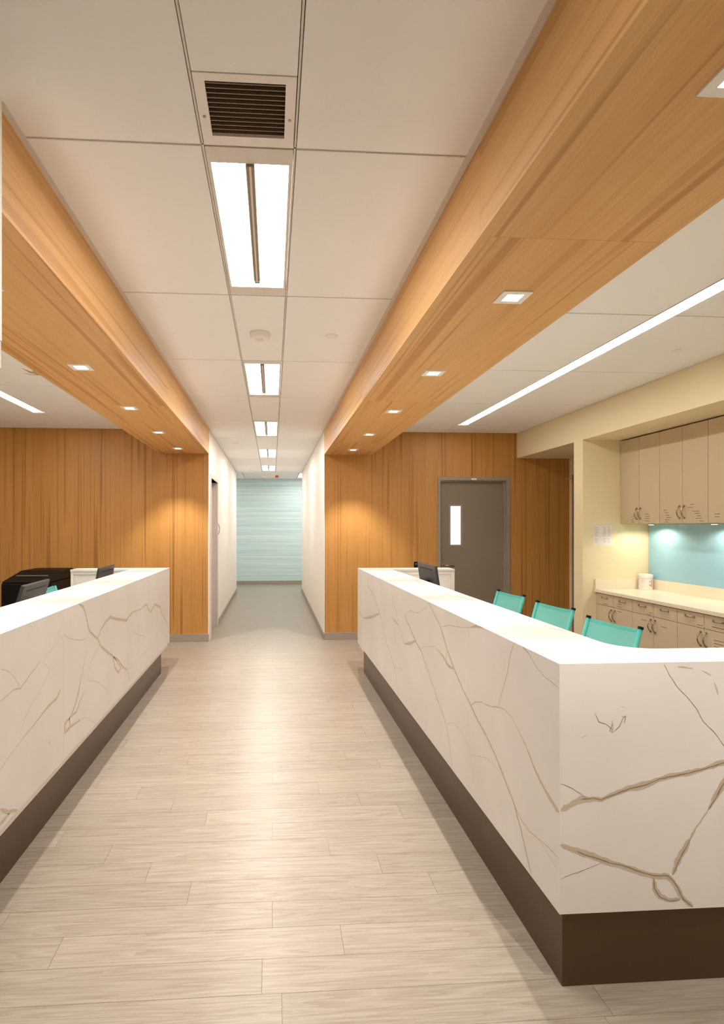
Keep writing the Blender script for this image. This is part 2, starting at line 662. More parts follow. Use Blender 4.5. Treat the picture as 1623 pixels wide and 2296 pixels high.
struct(B(XW, XW + 0.1, YB, RY0, 0, H).box(XW, XW + 0.1, RY1, WY, 0, H).box(XW, XW + 0.1, RY0, RY1, RDZ, H).build('wall_right', 'cream'), 'cream wall behind the cabinets')
struct(B(XB, XW, 5.841, 6.02, 0, ZB).build('wall_alcove_end', 'cream'), 'cream partition at the end of the cabinets')
struct(B(XB, XW, YB, WY, ZB, H).build('ceiling_bulkhead', 'cream'), 'cream dropped bulkhead above the cabinets')
struct(B(XL - 0.1, XL, YB, WY, 0, H).build('wall_left', 'cream'))
struct(B(XL, XW, YB - 0.1, YB, 0, H).build('wall_front', 'cream'))
wf = struct(B(XL, -0.810, 1.60, 1.745, 0, 2.03).build('wall_front_left', 'white'), 'white wall end at the left edge of the view')
B(XL, -0.801, 1.58, 1.748, 2.03, H).build('header', 'tile', wf)
B(-0.809, -0.804, 1.62, 1.75, 1.95, 2.33).build('corner_guard', 'metal_strip', wf)

# baseboards
def baseboard(n, *b):
    o = struct(B(*b).build('baseboard_' + n, 'base', bevel=0.002, seg=1), 'taupe rubber baseboard')
    return o


BH = 0.088
baseboard('back_left', -3.5, BL - 0.004, WY - 0.012, WY, 0, BH)
baseboard('back_right', BR + 0.001, DX0 - 0.05, WY - 0.012, WY, 0, BH)
baseboard('corridor_left', BL, BL + 0.01, CY1 + 0.05, YE, 0, BH)
baseboard('corridor_right', BR - 0.01, BR, WY, YE, 0, BH)
baseboard('back', -3.2, 3.2, YF - 0.012, YF, 0, BH)
for n, (a, b_) in enumerate(((-3.5, BL - 0.004), (BR + 0.001, DX0 - 0.05))):
    struct(B(a, b_, WY - 0.013, WY - 0.0005, BH, BH + 0.006).build('trim_%d' % (7 + n), 'metal_strip'), 'slim metal strip above the baseboard')

# ---------------------------------------------------------------- doors
d1 = struct(empty('door_1', ((DX0 + DX1) / 2, WY, 0)), 'grey door with narrow vision panel in the oak wall')
cx = (DX0 + DX1) / 2


def rel(o, x, y, z=0):
    for v in o.data.vertices:
        v.co.x -= x; v.co.y -= y; v.co.z -= z
    return o


def part_rel(mb, name, mat, parent, origin, **kw):
    mb.v = [(x - origin[0], y - origin[1], z - origin[2]) for x, y, z in mb.v]
    return mb.build(name, mat, parent, **kw)


O = (cx, WY, 0)
part_rel(B(DX0 - 0.036, DX0, WY - 0.012, WY + 0.11, 0, DZ + 0.045), 'door_jamb', 'frame_grey', d1, O, bevel=0.002)
part_rel(B(DX1, DX1 + 0.052, WY - 0.012, WY + 0.11, 0, DZ + 0.045), 'door_jamb', 'frame_grey', d1, O, bevel=0.002)
part_rel(B(DX0, DX1, WY - 0.012, WY + 0.11, DZ, DZ + 0.045), 'door_head', 'frame_grey', d1, O, bevel=0.002)
part_rel(B(DX1 - 0.018, DX1, WY + 0.03, WY + 0.06, 0, DZ).box(DX0, DX1 - 0.018, WY + 0.03, WY + 0.06, DZ - 0.018, DZ), 'door_stop', 'frame_grey', d1, O)
LY = WY + 0.062
wx0, wx1, wz0, wz1 = 2.392, 2.536, 1.245, 1.765
leaf = part_rel(B(DX0 + 0.004, wx0, LY, LY + 0.044, 0.01, DZ - 0.004).box(wx1, DX1 - 0.004, LY, LY + 0.044, 0.01, DZ - 0.004)
                .box(wx0, wx1, LY, LY + 0.044, 0.01, wz0).box(wx0, wx1, LY, LY + 0.044, wz1, DZ - 0.004), 'door_leaf', 'door_grey', d1, O)
w = 0.024
part_rel(B(wx0 - w, wx0, LY - 0.008, LY + 0.02, wz0 - w, wz1 + w).box(wx1, wx1 + w, LY - 0.008, LY + 0.02, wz0 - w, wz1 + w)
         .box(wx0, wx1, LY - 0.008, LY + 0.02, wz0 - w, wz0).box(wx0, wx1, LY - 0.008, LY + 0.02, wz1, wz1 + w), 'pane_frame', 'frame_grey', leaf, O)
part_rel(B(wx0, wx1, LY + 0.014, LY + 0.02, wz0, wz1), 'glass_pane', 'lit_pane', leaf, O, label='lit narrow glass pane')
hx = DX0 + 0.06
part_rel(MB().tube([(hx, LY, 0.965), (hx, LY - 0.012, 0.965)], 0.027, 14), 'lever_rose', 'steel', leaf, O, smooth=False)
part_rel(MB().tube([(hx, LY - 0.01, 0.965), (hx, LY - 0.05, 0.965), (hx + 0.03, LY - 0.058, 0.967), (hx + 0.13, LY - 0.058, 0.962)], 0.010, 8), 'lever', 'steel', leaf, O, smooth=True)
part_rel(B(2.655, 2.725, WY - 0.015, WY - 0.012, 2.112, 2.134), 'door_plate', 'paper', d1, O)

d2 = struct(empty('door_2', (XW, (RY0 + RY1) / 2, 0)), 'grey side door beyond the cream partition')
O = (XW, (RY0 + RY1) / 2, 0)
part_rel(B(XW - 0.015, XW + 0.1, RY1, RY1 + 0.05, 0, RDZ + 0.05), 'door_jamb', 'frame_grey', d2, O)
part_rel(B(XW - 0.015, XW + 0.1, RY0 - 0.05, RY0, 0, RDZ + 0.05), 'door_jamb', 'frame_grey', d2, O)
part_rel(B(XW - 0.015, XW + 0.1, RY0, RY1, RDZ, RDZ + 0.05), 'door_head', 'frame_grey', d2, O)
lf = part_rel(B(XW + 0.012, XW + 0.056, RY0 + 0.004, RY1 - 0.004, 0.01, RDZ - 0.004), 'door_leaf', 'door_grey', d2, O)
for z in (0.25, 1.05, 1.88):
    part_rel(MB().tube([(XW + 0.004, RY1 - 0.006, z), (XW + 0.004, RY1 - 0.006, z + 0.115)], 0.010, 8), 'hinge', 'black', lf, O)
part_rel(B(XW - 0.01, XW + 0.012, RY0 + 0.35, RY1 - 0.1, 2.0, 2.07), 'door_closer', 'dark_grey', lf, O)

d3 = struct(empty('door_3', (BL, (CY0 + CY1) / 2, 0)), 'recessed door in the left corridor wall')
O = (BL, (CY0 + CY1) / 2, 0)
part_rel(B(BL - 0.139, BL + 0.012, CY1, CY1 + 0.05, 0, CDZ + 0.05), 'door_jamb', 'frame_pale', d3, O)
part_rel(B(BL - 0.139, BL + 0.012, CY0 - 0.05, CY0, 0, CDZ + 0.05), 'door_jamb', 'frame_pale', d3, O)
part_rel(B(BL - 0.139, BL + 0.012, CY0, CY1, CDZ, CDZ + 0.05), 'door_head', 'frame_pale', d3, O)
part_rel(B(BL - 0.145, BL - 0.10, CY0 + 0.004, CY1 - 0.004, 0.01, CDZ - 0.004), 'door_leaf', 'frame_pale', d3, O)

# ---------------------------------------------------------------- marble counters
ZT, ZK = 1.043, 0.246
CR, CL = 0.9116, -1.103
YN = 1.7567


def px_poly(pts, off, sc, **plane):
    return [at(off[0] + x / sc, off[1] + y / sc, **plane) for x, y in pts]


def veins(parent, data, off, sc, normal, clip, seed, **plane):
    rng = random.Random(seed)
    vb, cb = MB(), MB()
    for pts, wz, core in data:
        P = px_poly(pts, off, sc, **plane)
        # keep the vein on its slab
        P = [Vector((min(max(p.x, clip[0]), clip[1]), min(max(p.y, clip[2]), clip[3]), min(max(p.z, clip[4]), clip[5]))) for p in P]
        depth = [((Vector((0, 0, EYE)) - p).dot(Vector((-math.sin(YAW), -math.cos(YAW), 0)))) for p in P]
        ws = wz if isinstance(wz, (list, tuple)) else [wz] * len(P)
        W_ = [max(0.0024, 1.1 * ws_ / sc * d / FPX) for ws_, d in zip(ws, depth)]
        if max(ws) <= 5:
            cb.ribbon(P, [0.72 * q for q in W_], normal, 0.0004, rng, 0.35)
        else:
            vb.ribbon(P, W_, normal, 0.0004, rng, 0.28)
        if core:
            side = [p + (Vector(normal).cross(Vector((0, 0, 1))) if abs(normal[2]) < 0.5 else Vector((1, 0, 0))) * 0.0 for p in P]
            k = max(0, core)
            cb.ribbon(side[k - 1:] if k > 1 else side, 0.0034, normal, 0.0008, rng, 0.5)
    if vb.v:
        vb.build('veining', 'vein', parent)['kind'] = 'stuff'
    if cb.v:
        cb.build('veining', M['vein_dark'] if any(c for _, _, c in data) else M['vein'], parent)['kind'] = 'stuff'


RV = [
    ([(140, 85), (140, 165), (175, 225), (205, 315), (225, 370), (250, 470), (270, 570), (295, 640), (325, 735), (335, 800), (352, 930)], [6, 10, 8, 8, 9, 7, 6, 6, 8, 5, 5], 0),
    ([(68, 335), (105, 385)], 6, 0), ([(75, 540), (90, 470), (105, 400)], 5, 0),
    ([(105, 390), (160, 385), (215, 360)], [10, 18, 16], 0),
    ([(300, 215), (325, 310), (340, 370), (352, 430), (370, 500), (392, 570)], 6, 0),
    ([(392, 568), (430, 570), (470, 550)], [10, 22, 14], 0), ([(300, 375), (330, 415), (352, 440)], [3, 14, 8], 0),
    ([(395, 375), (430, 455), (460, 525), (475, 560), (510, 620), (545, 720), (580, 830), (620, 950), (665, 1075), (690, 1170), (710, 1300), (725, 1440)], [10, 12, 14, 16, 12, 10, 10, 9, 8, 7, 6, 6], 0),
    ([(395, 375), (430, 340), (490, 355), (540, 320), (560, 275)], 4, 0),
    ([(560, 275), (590, 340), (635, 430), (665, 520), (690, 610), (720, 690), (750, 770), (800, 890), (855, 1000), (905, 1110), (960, 1210), (1020, 1330), (1070, 1460), (1115, 1580), (1160, 1700), (1200, 1850), (1240, 2020), (1275, 2190)],
     [6, 8, 12, 14, 12, 16, 14, 12, 16, 18, 16, 16, 18, 16, 16, 14, 14, 12], 0),
    ([(615, 600), (660, 655), (700, 725), (735, 745)], [4, 14, 22, 10], 0), ([(690, 610), (680, 680)], 7, 0),
    ([(510, 600), (560, 585), (610, 590)], 4, 0), ([(650, 455), (700, 440), (790, 455), (850, 455)], 5, 0),
    ([(850, 455), (890, 448), (945, 455)], [8, 20, 4], 0),
    ([(855, 1000), (880, 975), (930, 975), (990, 1005), (1040, 1010), (1090, 1025), (1140, 1080), (1190, 1180), (1240, 1290)], [7, 6, 5, 5, 6, 6, 5, 6, 9], 0),
    ([(1240, 1290), (1290, 1420), (1350, 1550), (1420, 1670), (1470, 1745)], [8, 16, 20, 30, 36], 0),
    ([(1155, 560), (1130, 640), (1110, 760), (1080, 870), (1045, 1005)], 4, 0),
    ([(1215, 585), (1260, 640), (1310, 730), (1360, 790), (1430, 850), (1490, 888)], [10, 9, 6, 6, 6, 6], 0),
    ([(690, 1130), (740, 1115), (790, 1180), (830, 1270), (850, 1340), (950, 1360), (1010, 1400), (1080, 1500)], 4, 0),
    ([(850, 1345), (870, 1450), (880, 1540)], 3, 0),
    ([(1160, 1700), (1210, 1800), (1270, 1880), (1340, 1940), (1400, 1990), (1460, 2060)], [7, 6, 6, 6, 6, 6], 0),
    ([(1340, 1945), (1390, 2030), (1455, 2130)], 5, 0), ([(325, 740), (360, 735), (385, 760)], 3, 0),
]
FV = [
    ([(205, 850), (270, 875), (320, 905), (355, 930)], 5, 0),
    ([(205, 1010), (260, 985), (330, 945), (400, 940), (450, 950), (530, 915), (620, 880), (700, 860), (800, 820), (900, 800), (1000, 780), (1100, 750), (1188, 722), (1290, 690), (1500, 640), (1800, 520), (2200, 440)], [30, 30, 34, 26, 24, 26, 30, 40, 28, 28, 28, 24, 34, 30, 26, 20, 8], 3),
    ([(195, 1218), (300, 1255), (400, 1290), (500, 1325), (600, 1350), (700, 1385), (760, 1405), (850, 1405), (880, 1430), (920, 1500), (940, 1545), (1000, 1592)], [26, 34, 34, 36, 30, 30, 28, 34, 34, 28, 22, 26], 2),
    ([(765, 1420), (768, 1480), (800, 1530), (860, 1555), (925, 1545)], [20, 30, 28, 26, 18], 1),
    ([(880, 1400), (910, 1320), (950, 1240), (985, 1180)], [18, 34, 36, 22], 1),
    ([(985, 1180), (1030, 1100), (1090, 1010)], [18, 7, 9], 0),
    ([(1090, 1010), (1140, 930), (1188, 840), (1250, 740)], [10, 36, 40, 20], 1),
    ([(1800, 520), (1960, 760), (2200, 900), (2500, 1250)], [8, 20, 26, 12], 1),
    ([(190, 1430), (260, 1400), (350, 1370), (420, 1340), (465, 1315)], 4, 0),
    ([(825, 130), (860, 200), (920, 285), (980, 345), (1020, 400), (1060, 480), (1130, 545), (1188, 625), (1260, 700), (1420, 860), (1650, 990), (1900, 1240)], 5, 0),
    ([(410, 425), (435, 480), (480, 495), (510, 520), (520, 545), (500, 530), (515, 490)], 5, 0),
    ([(520, 540), (560, 510), (580, 460), (595, 440), (590, 490)], 5, 0), ([(515, 470), (520, 530)], [10, 12], 0),
    ([(572, 445), (602, 448)], [12, 10], 0), ([(570, 388), (592, 394)], 5, 0), ([(325, 575), (360, 560)], 5, 0),
    ([(910, 145), (960, 152), (1000, 158)], [12, 8, 10], 0), ([(1055, 170), (1110, 200)], [4, 10], 0), ([(1130, 240), (1155, 312)], [6, 12], 0),
]
LV = [
    ([(580, 180), (610, 195), (630, 250), (655, 370), (690, 410), (720, 435), (735, 480), (775, 520), (830, 560)], [14, 18, 14, 14, 16, 14, 14, 22, 16], 0),
    ([(830, 565), (842, 640), (870, 680), (892, 650), (860, 600), (832, 566)], [12, 16, 18, 12, 10, 10], 0),
    ([(830, 560), (870, 590), (900, 640), (940, 665)], [12, 14, 16, 10], 0), ([(940, 665), (955, 750)], 7, 0),
    ([(720, 435), (740, 370), (775, 310), (810, 275), (860, 290), (930, 300), (950, 270), (980, 235)], [10, 14, 18, 22, 18, 20, 16, 14], 0),
    ([(980, 235), (1030, 220), (1075, 180), (1105, 240), (1140, 180), (1178, 200), (1190, 250), (1235, 325)], [8, 6, 12, 14, 14, 16, 10, 8], 0),
    ([(1235, 325), (1240, 360), (1215, 440)], 6, 0),
    ([(470, 280), (430, 400), (380, 510), (320, 590), (318, 610), (370, 655)], 4, 0), ([(430, 400), (465, 435)], 4, 0),
    ([(470, 400), (510, 430), (570, 445), (620, 440), (640, 420)], 5, 0),
    ([(295, 605), (220, 700), (150, 800), (100, 810), (0, 900)], [6, 6, 9, 7, 6], 0), ([(0, 655), (60, 670), (110, 720), (150, 800)], 4, 0),
    ([(370, 655), (310, 790), (240, 900), (180, 1020), (150, 1130)], 4, 0),
    ([(450, 800), (415, 870), (340, 950), (280, 1030), (180, 1150), (60, 1310), (0, 1400)], [8, 18, 16, 8, 6, 6, 6], 0),
    ([(475, 1140), (478, 1060), (520, 1010), (545, 940), (570, 860), (580, 800), (610, 650), (635, 520)], [12, 20, 14, 14, 14, 12, 5, 4], 0),
    ([(620, 825), (590, 890), (560, 970), (520, 1010)], [6, 12, 14, 10], 0), ([(478, 1125), (520, 1080), (590, 1030)], [22, 20, 14], 0),
    ([(590, 1030), (630, 1010), (700, 1055)], 4, 0), ([(510, 1010), (515, 1075)], [14, 18], 0),
    ([(730, 480), (670, 600), (645, 700), (650, 740), (720, 750), (790, 810)], 4, 0),
    ([(0, 1690), (60, 1705), (130, 1700)], [20, 28, 18], 0), ([(70, 1720), (0, 1800)], [20, 28], 0), ([(355, 1185), (370, 1210)], [6, 10], 0),
    ([(1010, 405), (970, 385)], 4, 0), ([(1010, 405), (1060, 412)], 4, 0), ([(945, 660), (1100, 500)], 3, 0),
]
TV = [
    ([(330, 55), (400, 75), (430, 85)], [6, 16, 4], 0), ([(470, 130), (550, 165), (570, 185)], [5, 12, 8], 0), ([(590, 195), (700, 230), (850, 260), (900, 275)], [10, 7, 9, 4], 0),
    ([(1040, 345), (1130, 370), (1280, 390)], [8, 9, 5], 0), ([(1080, 440), (1090, 395), (1110, 385)], 5, 0),
    ([(1370, 640), (1400, 625), (1550, 605), (1660, 588)], 5, 0), ([(1390, 455), (1500, 480), (1560, 490)], [9, 8, 4], 0),
]
TL = [([(370, 440), (600, 400), (620, 385), (850, 345), (1000, 290), (1230, 235)], [7, 8, 7, 7, 6, 6], 0), ([(1230, 235), (1205, 214)], 7, 0)]

O0 = (0.92, 1.76, 0)
rc = empty('reception_counter')
tag(rc, 'white veined marble reception counter with dark plinth, right of the aisle', 'counter')
arc = [(1.243 + 0.135 - 0.135 * math.cos(t), 1.956 + 0.135 - 0.135 * math.sin(t)) for t in [i * math.pi / 2 / 10 for i in range(11)]]
tA = MB().prism([(CR, YN), (2.75, YN), (2.75, 1.956)] + arc[::-1] + [(1.243, 2.5955), (CR, 2.5955)], ZT - 0.02, ZT).build('top_slab', 'quartz', rc)
tB = MB().prism([(CR, 2.597), (1.243, 2.597), (1.243, 5.83), (1.90, 5.83), (1.90, 6.056), (CR, 6.056)], ZT - 0.02, ZT).build('top_slab', 'quartz', rc)
fA = B(CR, CR + 0.02, YN + 0.02, 2.5955, ZK, ZT - 0.02005).build('front_panel', 'quartz', rc)
fB = B(CR, CR + 0.02, 2.5962, 6.036, ZK, ZT - 0.02005).build('front_panel', 'quartz', rc)
eA = B(CR, 2.75, YN, YN + 0.02, ZK, ZT - 0.02005).build('end_panel', 'quartz', rc)
eB = B(CR, 1.90, 6.036, 6.056, ZK, ZT - 0.02005).build('end_panel', 'quartz', rc)
veins(fB, RV, (780, 1260), 3.1019, (-1, 0, 0), (CR, CR, YN + 0.004, 6.05, ZK + 0.004, ZT - 0.003), 5, X=CR)
veins(eA, FV, (1180, 1440), 2.6817, (0, -1, 0), (CR + 0.004, 2.7, YN, YN, ZK + 0.004, ZT - 0.003), 6, Y=YN)
veins(tB, TV, (780, 1260), 3.1019, (0, 0, 1), (CR + 0.004, 1.238, 1.77, 6.0, ZT, ZT), 8, Z=ZT)
B(CR + 0.02, 1.22, YN + 0.02, 6.036, 0.20, ZT - 0.021).build('counter_body', 'white', rc)
B(1.2205, 2.75, YN + 0.021, 1.945, 0.20, ZT - 0.021).build('counter_body', 'white', rc)
MB().prism([(0.9306, 1.7765), (2.7, 1.7765), (2.7, 1.93), (1.20, 1.93), (1.20, 5.765), (0.9306, 5.765)], 0, ZK - 0.0004).build('plinth', 'plinth', rc, bevel=0.001, seg=1)
rp = B(1.2205, 1.89, 5.855, 6.0355, 0.05, ZT - 0.021).build('return_body', 'white', rc)
f0, f1, fz0, fz1 = 1.235, 1.90, 0.05, ZT - 0.021
B(f0, f0 + 0.04, 5.84, 5.8545, fz0, fz1).box(f1 - 0.035, f1, 5.84, 5.8545, fz0, fz1).box(f0 + 0.04, f1 - 0.035, 5.84, 5.8545, fz1 - 0.035, fz1).build('panel_frame', 'white', rp, bevel=0.003)
B(1.22, 1.72, 2.2, 5.84, 0.70, 0.735).build('work_surface', 'white', rc, bevel=0.003)
B(1.66, 1.70, 2.2, 2.24, 0, 0.70).build('support_leg', 'white', rc)
B(1.66, 1.70, 5.5, 5.54, 0, 0.70).build('support_leg', 'white', rc)

lc = empty('reception_counter')
tag(lc, 'white veined marble reception counter with dark plinth, left of the aisle', 'counter')
LI, LN, LF = -1.475, 1.78, 6.217
t1 = MB().prism([(-2.07, 6.0), (LI, 6.0), (LI, LN), (CL, LN), (CL, LF), (-2.07, LF)], ZT - 0.02, ZT).build('top_slab', 'quartz', lc)
l1 = B(CL - 0.02, CL, LN, 3.0995, ZK, ZT - 0.02005).build('front_panel', 'quartz', lc)
l2 = B(CL - 0.02, CL, 3.1005, LF - 0.02, ZK, ZT - 0.02005).build('front_panel', 'quartz', lc)
B(-2.07, CL, LF - 0.02, LF, ZK, ZT - 0.02005).build('end_panel', 'quartz', lc)
veins(l2, LV, (0, 1300), 3.2810, (1, 0, 0), (CL, CL, LN + 0.02, LF - 0.004, ZK + 0.004, ZT - 0.003), 9, X=CL)
veins(t1, TL, (0, 1230), 4.0575, (0, 0, 1), (LI + 0.004, CL - 0.004, LN, LF, ZT, ZT), 10, Z=ZT)
B(-1.45, CL - 0.02, LN, LF - 0.02, 0.20, ZT - 0.021).build('counter_body', 'white', lc)
B(-1.43, -1.1256, LN, 5.87, 0, ZK - 0.0004).build('plinth', 'plinth', lc, bevel=0.001, seg=1)
lp = B(-2.06, -1.4505, 6.025, LF - 0.0205, 0.05, ZT - 0.021).build('return_body', 'white', lc)
f0, f1 = -2.07, -1.47
B(f0, f0 + 0.03, 6.01, 6.0245, fz0, fz1).box(f1 - 0.03, f1, 6.01, 6.0245, fz0, fz1).box(f0 + 0.03, f1 - 0.03, 6.01, 6.0245, fz1 - 0.03, fz1).build('panel_frame', 'white', lp, bevel=0.003)
B(-1.80, -1.4505, 2.2, 6.0, 0.70, 0.735).build('work_surface', 'white', lc, bevel=0.003)
B(-1.78, -1.74, 2.2, 2.24, 0, 0.70).build('support_leg', 'white', lc)
B(-1.78, -1.74, 4.3, 4.34, 0, 0.70).build('support_leg', 'white', lc)

# ---------------------------------------------------------------- ceiling fixtures
def troffer(i, y0, label):
    root = empty('ceiling_light', ((G1 + G2) / 2, y0 + MOD / 2, CZ))
    tag(root, label, 'light', 'troffer lights along the ceiling centre')
    w, L = (G2 - G1) / 2 - 0.006, MOD / 2 - 0.006
    a, b_ = -L + 0.082, L - 0.105
    # trim: two wide end plates and two slim side rails
    B(-w, w, -L, a, 0, 0.02).box(-w, w, b_, L, 0, 0.02).box(-w, -w + 0.012, a, b_, 0, 0.02).box(w - 0.012, w, a, b_, 0, 0.02).build('housing', 'tbar', root)
    for s in (-1, 1):
        rows = []
        for k in range(7):
            t = k / 6
            x = s * (0.0135 + (w - 0.0145 - 0.0135) * t)
            z = 0.002 + 0.014 * math.sin(math.pi * t)
            rows.append([(x, a, z), (x, b_, z)])
        lens = MB().sheet(rows).build('lens', 'lens', root, smooth=True)
    sp = B(-0.017, 0.017, a, b_ - 0.09, -0.010, 0.016).build('center_spine', 'louver', root, bevel=0.004)
    B(-0.004, 0.004, a, b_ - 0.09, -0.012, -0.0095).build('spine_ridge', 'tbar', sp)


ordn = ['nearest', 'second', 'third', 'fourth', 'farthest']
for i in range(5):
    troffer(i, Y1 + 2 * i * MOD, 'long white troffer light in the ceiling, %s of the five from the camera' % ordn[i])

for i in range(3):
    troffer(5 + i, Y1 - 2 * (i + 1) * MOD, 'long white troffer light behind the camera, %s from the camera' % ordn[i])
# cross-corridor light, plus two unseen fixtures added to brighten the striped wall
cross_lens = glow('cross_corridor_lens', (1.0, 0.97, 0.94), 13.0)
for x, lab in ((0.77, 'small white ceiling light before the striped end wall'), (2.3, 'unseen light added right in the cross corridor to brighten the striped wall'), (-1.9, 'unseen light added left in the cross corridor to brighten the striped wall')):
    o = empty('ceiling_light', (x, 13.85, CZ))
    tag(o, lab, 'light')
    B(-0.14, 0.14, -0.5, 0.5, -0.004, 0.0).build('housing', 'tbar', o)
    B(-0.12, 0.12, -0.47, 0.47, -0.008, -0.0045).build('lens', cross_lens, o)


def linear(x0, x1, y0, y1, label, strength):
    xm, ym = (x0 + x1) / 2, (y0 + y1) / 2
    o = empty('linear_light', (xm, ym, CZ))
    tag(o, label, 'light')
    h, L = (x1 - x0) / 2 - 0.002, (y1 - y0) / 2
    B(-h, -h + 0.006, -L, L, -0.001, 0.02).box(h - 0.006, h, -L, L, -0.001, 0.02).build('rail', 'tbar', o)
    B(-h + 0.0065, h - 0.0065, -L, L, 0.004, 0.012).build('lens', glow('linear_lens', (1.0, 0.96, 0.90), strength), o)


linear(LX0, LX1, -5.2, 6.86, 'long thin linear light in the ceiling right of the oak beam', LINEAR_STRENGTH)
linear(ML0, ML1, 2.8, 6.44, 'thin linear light in the ceiling left of the oak beam', LINEAR_STRENGTH * 2.0)

dl_mesh = {}
h, q = 0.061, 0.034
tm = MB()
for (x0, x1, y0, y1) in ((-h, h, -h, -q), (-h, h, q, h), (-h, -q, -q, q), (q, h, -q, q)):
    tm.box(x0, x1, y0, y1, -0.006, 0.0)
dl_trim = tm.mesh('trim_ring', 'vent_white')
dl_lens = B(-q, q, -q, q, -0.003, 0.0).mesh('lens', 'dl_glow')


def batwing(ld):
    """real downlight optics: wide batwing beam, weaker straight down"""
    ld.use_nodes = True
    nt = ld.node_tree
    em = [n for n in nt.nodes if n.type == 'EMISSION'][0]
    tc = N(nt, 'ShaderNodeTexCoord')
    sx = N(nt, 'ShaderNodeSeparateXYZ')
    ab = N(nt, 'ShaderNodeMath', operation='ABSOLUTE')
    mr = N(nt, 'ShaderNodeMapRange')
    mr.inputs['From Min'].default_value = math.cos(math.radians(32))
    mr.inputs['From Max'].default_value = 1.0
    mr.inputs['To Min'].default_value = 1.0
    mr.inputs['To Max'].default_value = 0.17
    nt.links.new(tc.outputs['Normal'], sx.inputs[0])
    nt.links.new(sx.outputs['Z'], ab.inputs[0])
    nt.links.new(ab.outputs[0], mr.inputs['Value'])
    nt.links.new(mr.outputs[0], em.inputs['Strength'])


def downlight(x, y, label):
    o = empty('downlight', (x, y, ZS))
    tag(o, label, 'light', 'square downlights in the oak beams')
    link_copy(dl_trim, 'trim_ring', o)
    link_copy(dl_lens, 'lens', o)
    ld = bpy.data.lights.new('downlight_lamp', 'SPOT')
    ld.energy = DOWNLIGHT_WATTS
    ld.color = WARM
    ld.spot_size = math.radians(87)
    ld.spot_blend = 0.95
    ld.shadow_soft_size = 0.008
    batwing(ld)
    lo = bpy.data.objects.new('lamp', ld)
    COL.objects.link(lo)
    lo.parent = o
    lo.location = (0.04 if x > 0 else -0.055, 0, -0.012)


nth = ['first', 'second', 'third', 'fourth', 'fifth', 'sixth']
for i in range(6):
    downlight(0.994, 1.138 + 1.164 * i, 'square downlight in the right oak beam, %s from the camera' % nth[i])
for i in range(5):
    downlight(-1.137, 2.31 + 1.166 * i, 'square downlight in the left oak beam, %s from the camera' % nth[i])

# return-air vent
o = empty('air_vent', ((G1 + G2) / 2, 1.75, CZ))
tag(o, 'square white air vent with dark louvres in the ceiling', 'vent')
w, ly_, c0, c1, s0, s1 = 0.147, 0.150, -0.115, 0.116, -0.122, 0.105
B(-w, c0, -ly_, ly_, -0.002, 0.006).box(c1, w, -ly_, ly_, -0.002, 0.006).box(c0, c1, -ly_, s0, -0.002, 0.006).box(c0, c1, s1, ly_, -0.002, 0.006).build('frame', 'vent_white', o)
for k in range(12):
    y = s0 + 0.008 + (s1 - s0 - 0.01) * k / 11.5
    MB().hexa([(c0, y, 0.0), (c1, y, 0.0), (c1, y + 0.003, 0.0), (c0, y + 0.003, 0.0), (c0, y + 0.009, 0.020), (c1, y + 0.009, 0.020), (c1, y + 0.012, 0.020), (c0, y + 0.012, 0.020)]).build('louvre', 'louver', o)
for s in (-1, 1):
    MB().tube([(s * 0.131, 0.02, -0.004), (s * 0.131, 0.02, 0.0)], 0.005, 8).build('screw', 'steel', o)

# smoke detector and sprinkler covers
o = empty('smoke_detector', (-0.08, 3.726, CZ))
tag(o, 'round white smoke detector on the ceiling panel between two troffers', 'smoke detector')
MB().lathe([(0.045, -0.044), (0.060, -0.040), (0.063, -0.034), (0.063, -0.010), (0.066, -0.008), (0.066, 0.0)], 28).build('body', 'vent_white', o, smooth=False)
MB().lathe([(0.018, -0.047), (0.022, -0.044), (0.022, -0.043)], 18).build('sensor_cap', 'tbar', o)
for (x, y, lab) in ((0.39, 3.748, 'flat round white cover on the ceiling panel right of the smoke detector'), (2.897, 3.897, 'flat round cover on the ceiling above the cabinets'),
                    (-1.967, 5.885, 'round sprinkler cover on the ceiling left of the left beam'), (-0.542, 8.585, 'small round cover on the corridor ceiling')):
    c = MB().lathe([(0.036, -0.007), (0.041, -0.004), (0.041, 0.0)], 24).build('sprinkler_cover', 'vent_white', None, loc=(x, y, CZ))
    tag(c, lab, 'sprinkler cover', 'round ceiling covers')
o = B(-0.2, 0.12, -0.02, 0.02, -0.05, 0).build('sign_body', 'vent_white')
root = empty('exit_sign', (-0.05, 13.9, CZ))
tag(root, 'small ceiling sign with a red end before the striped wall', 'sign')
o.parent = root
B(0.12, 0.2, -0.02, 0.02, -0.05, 0).build('red_end', 'red', root)

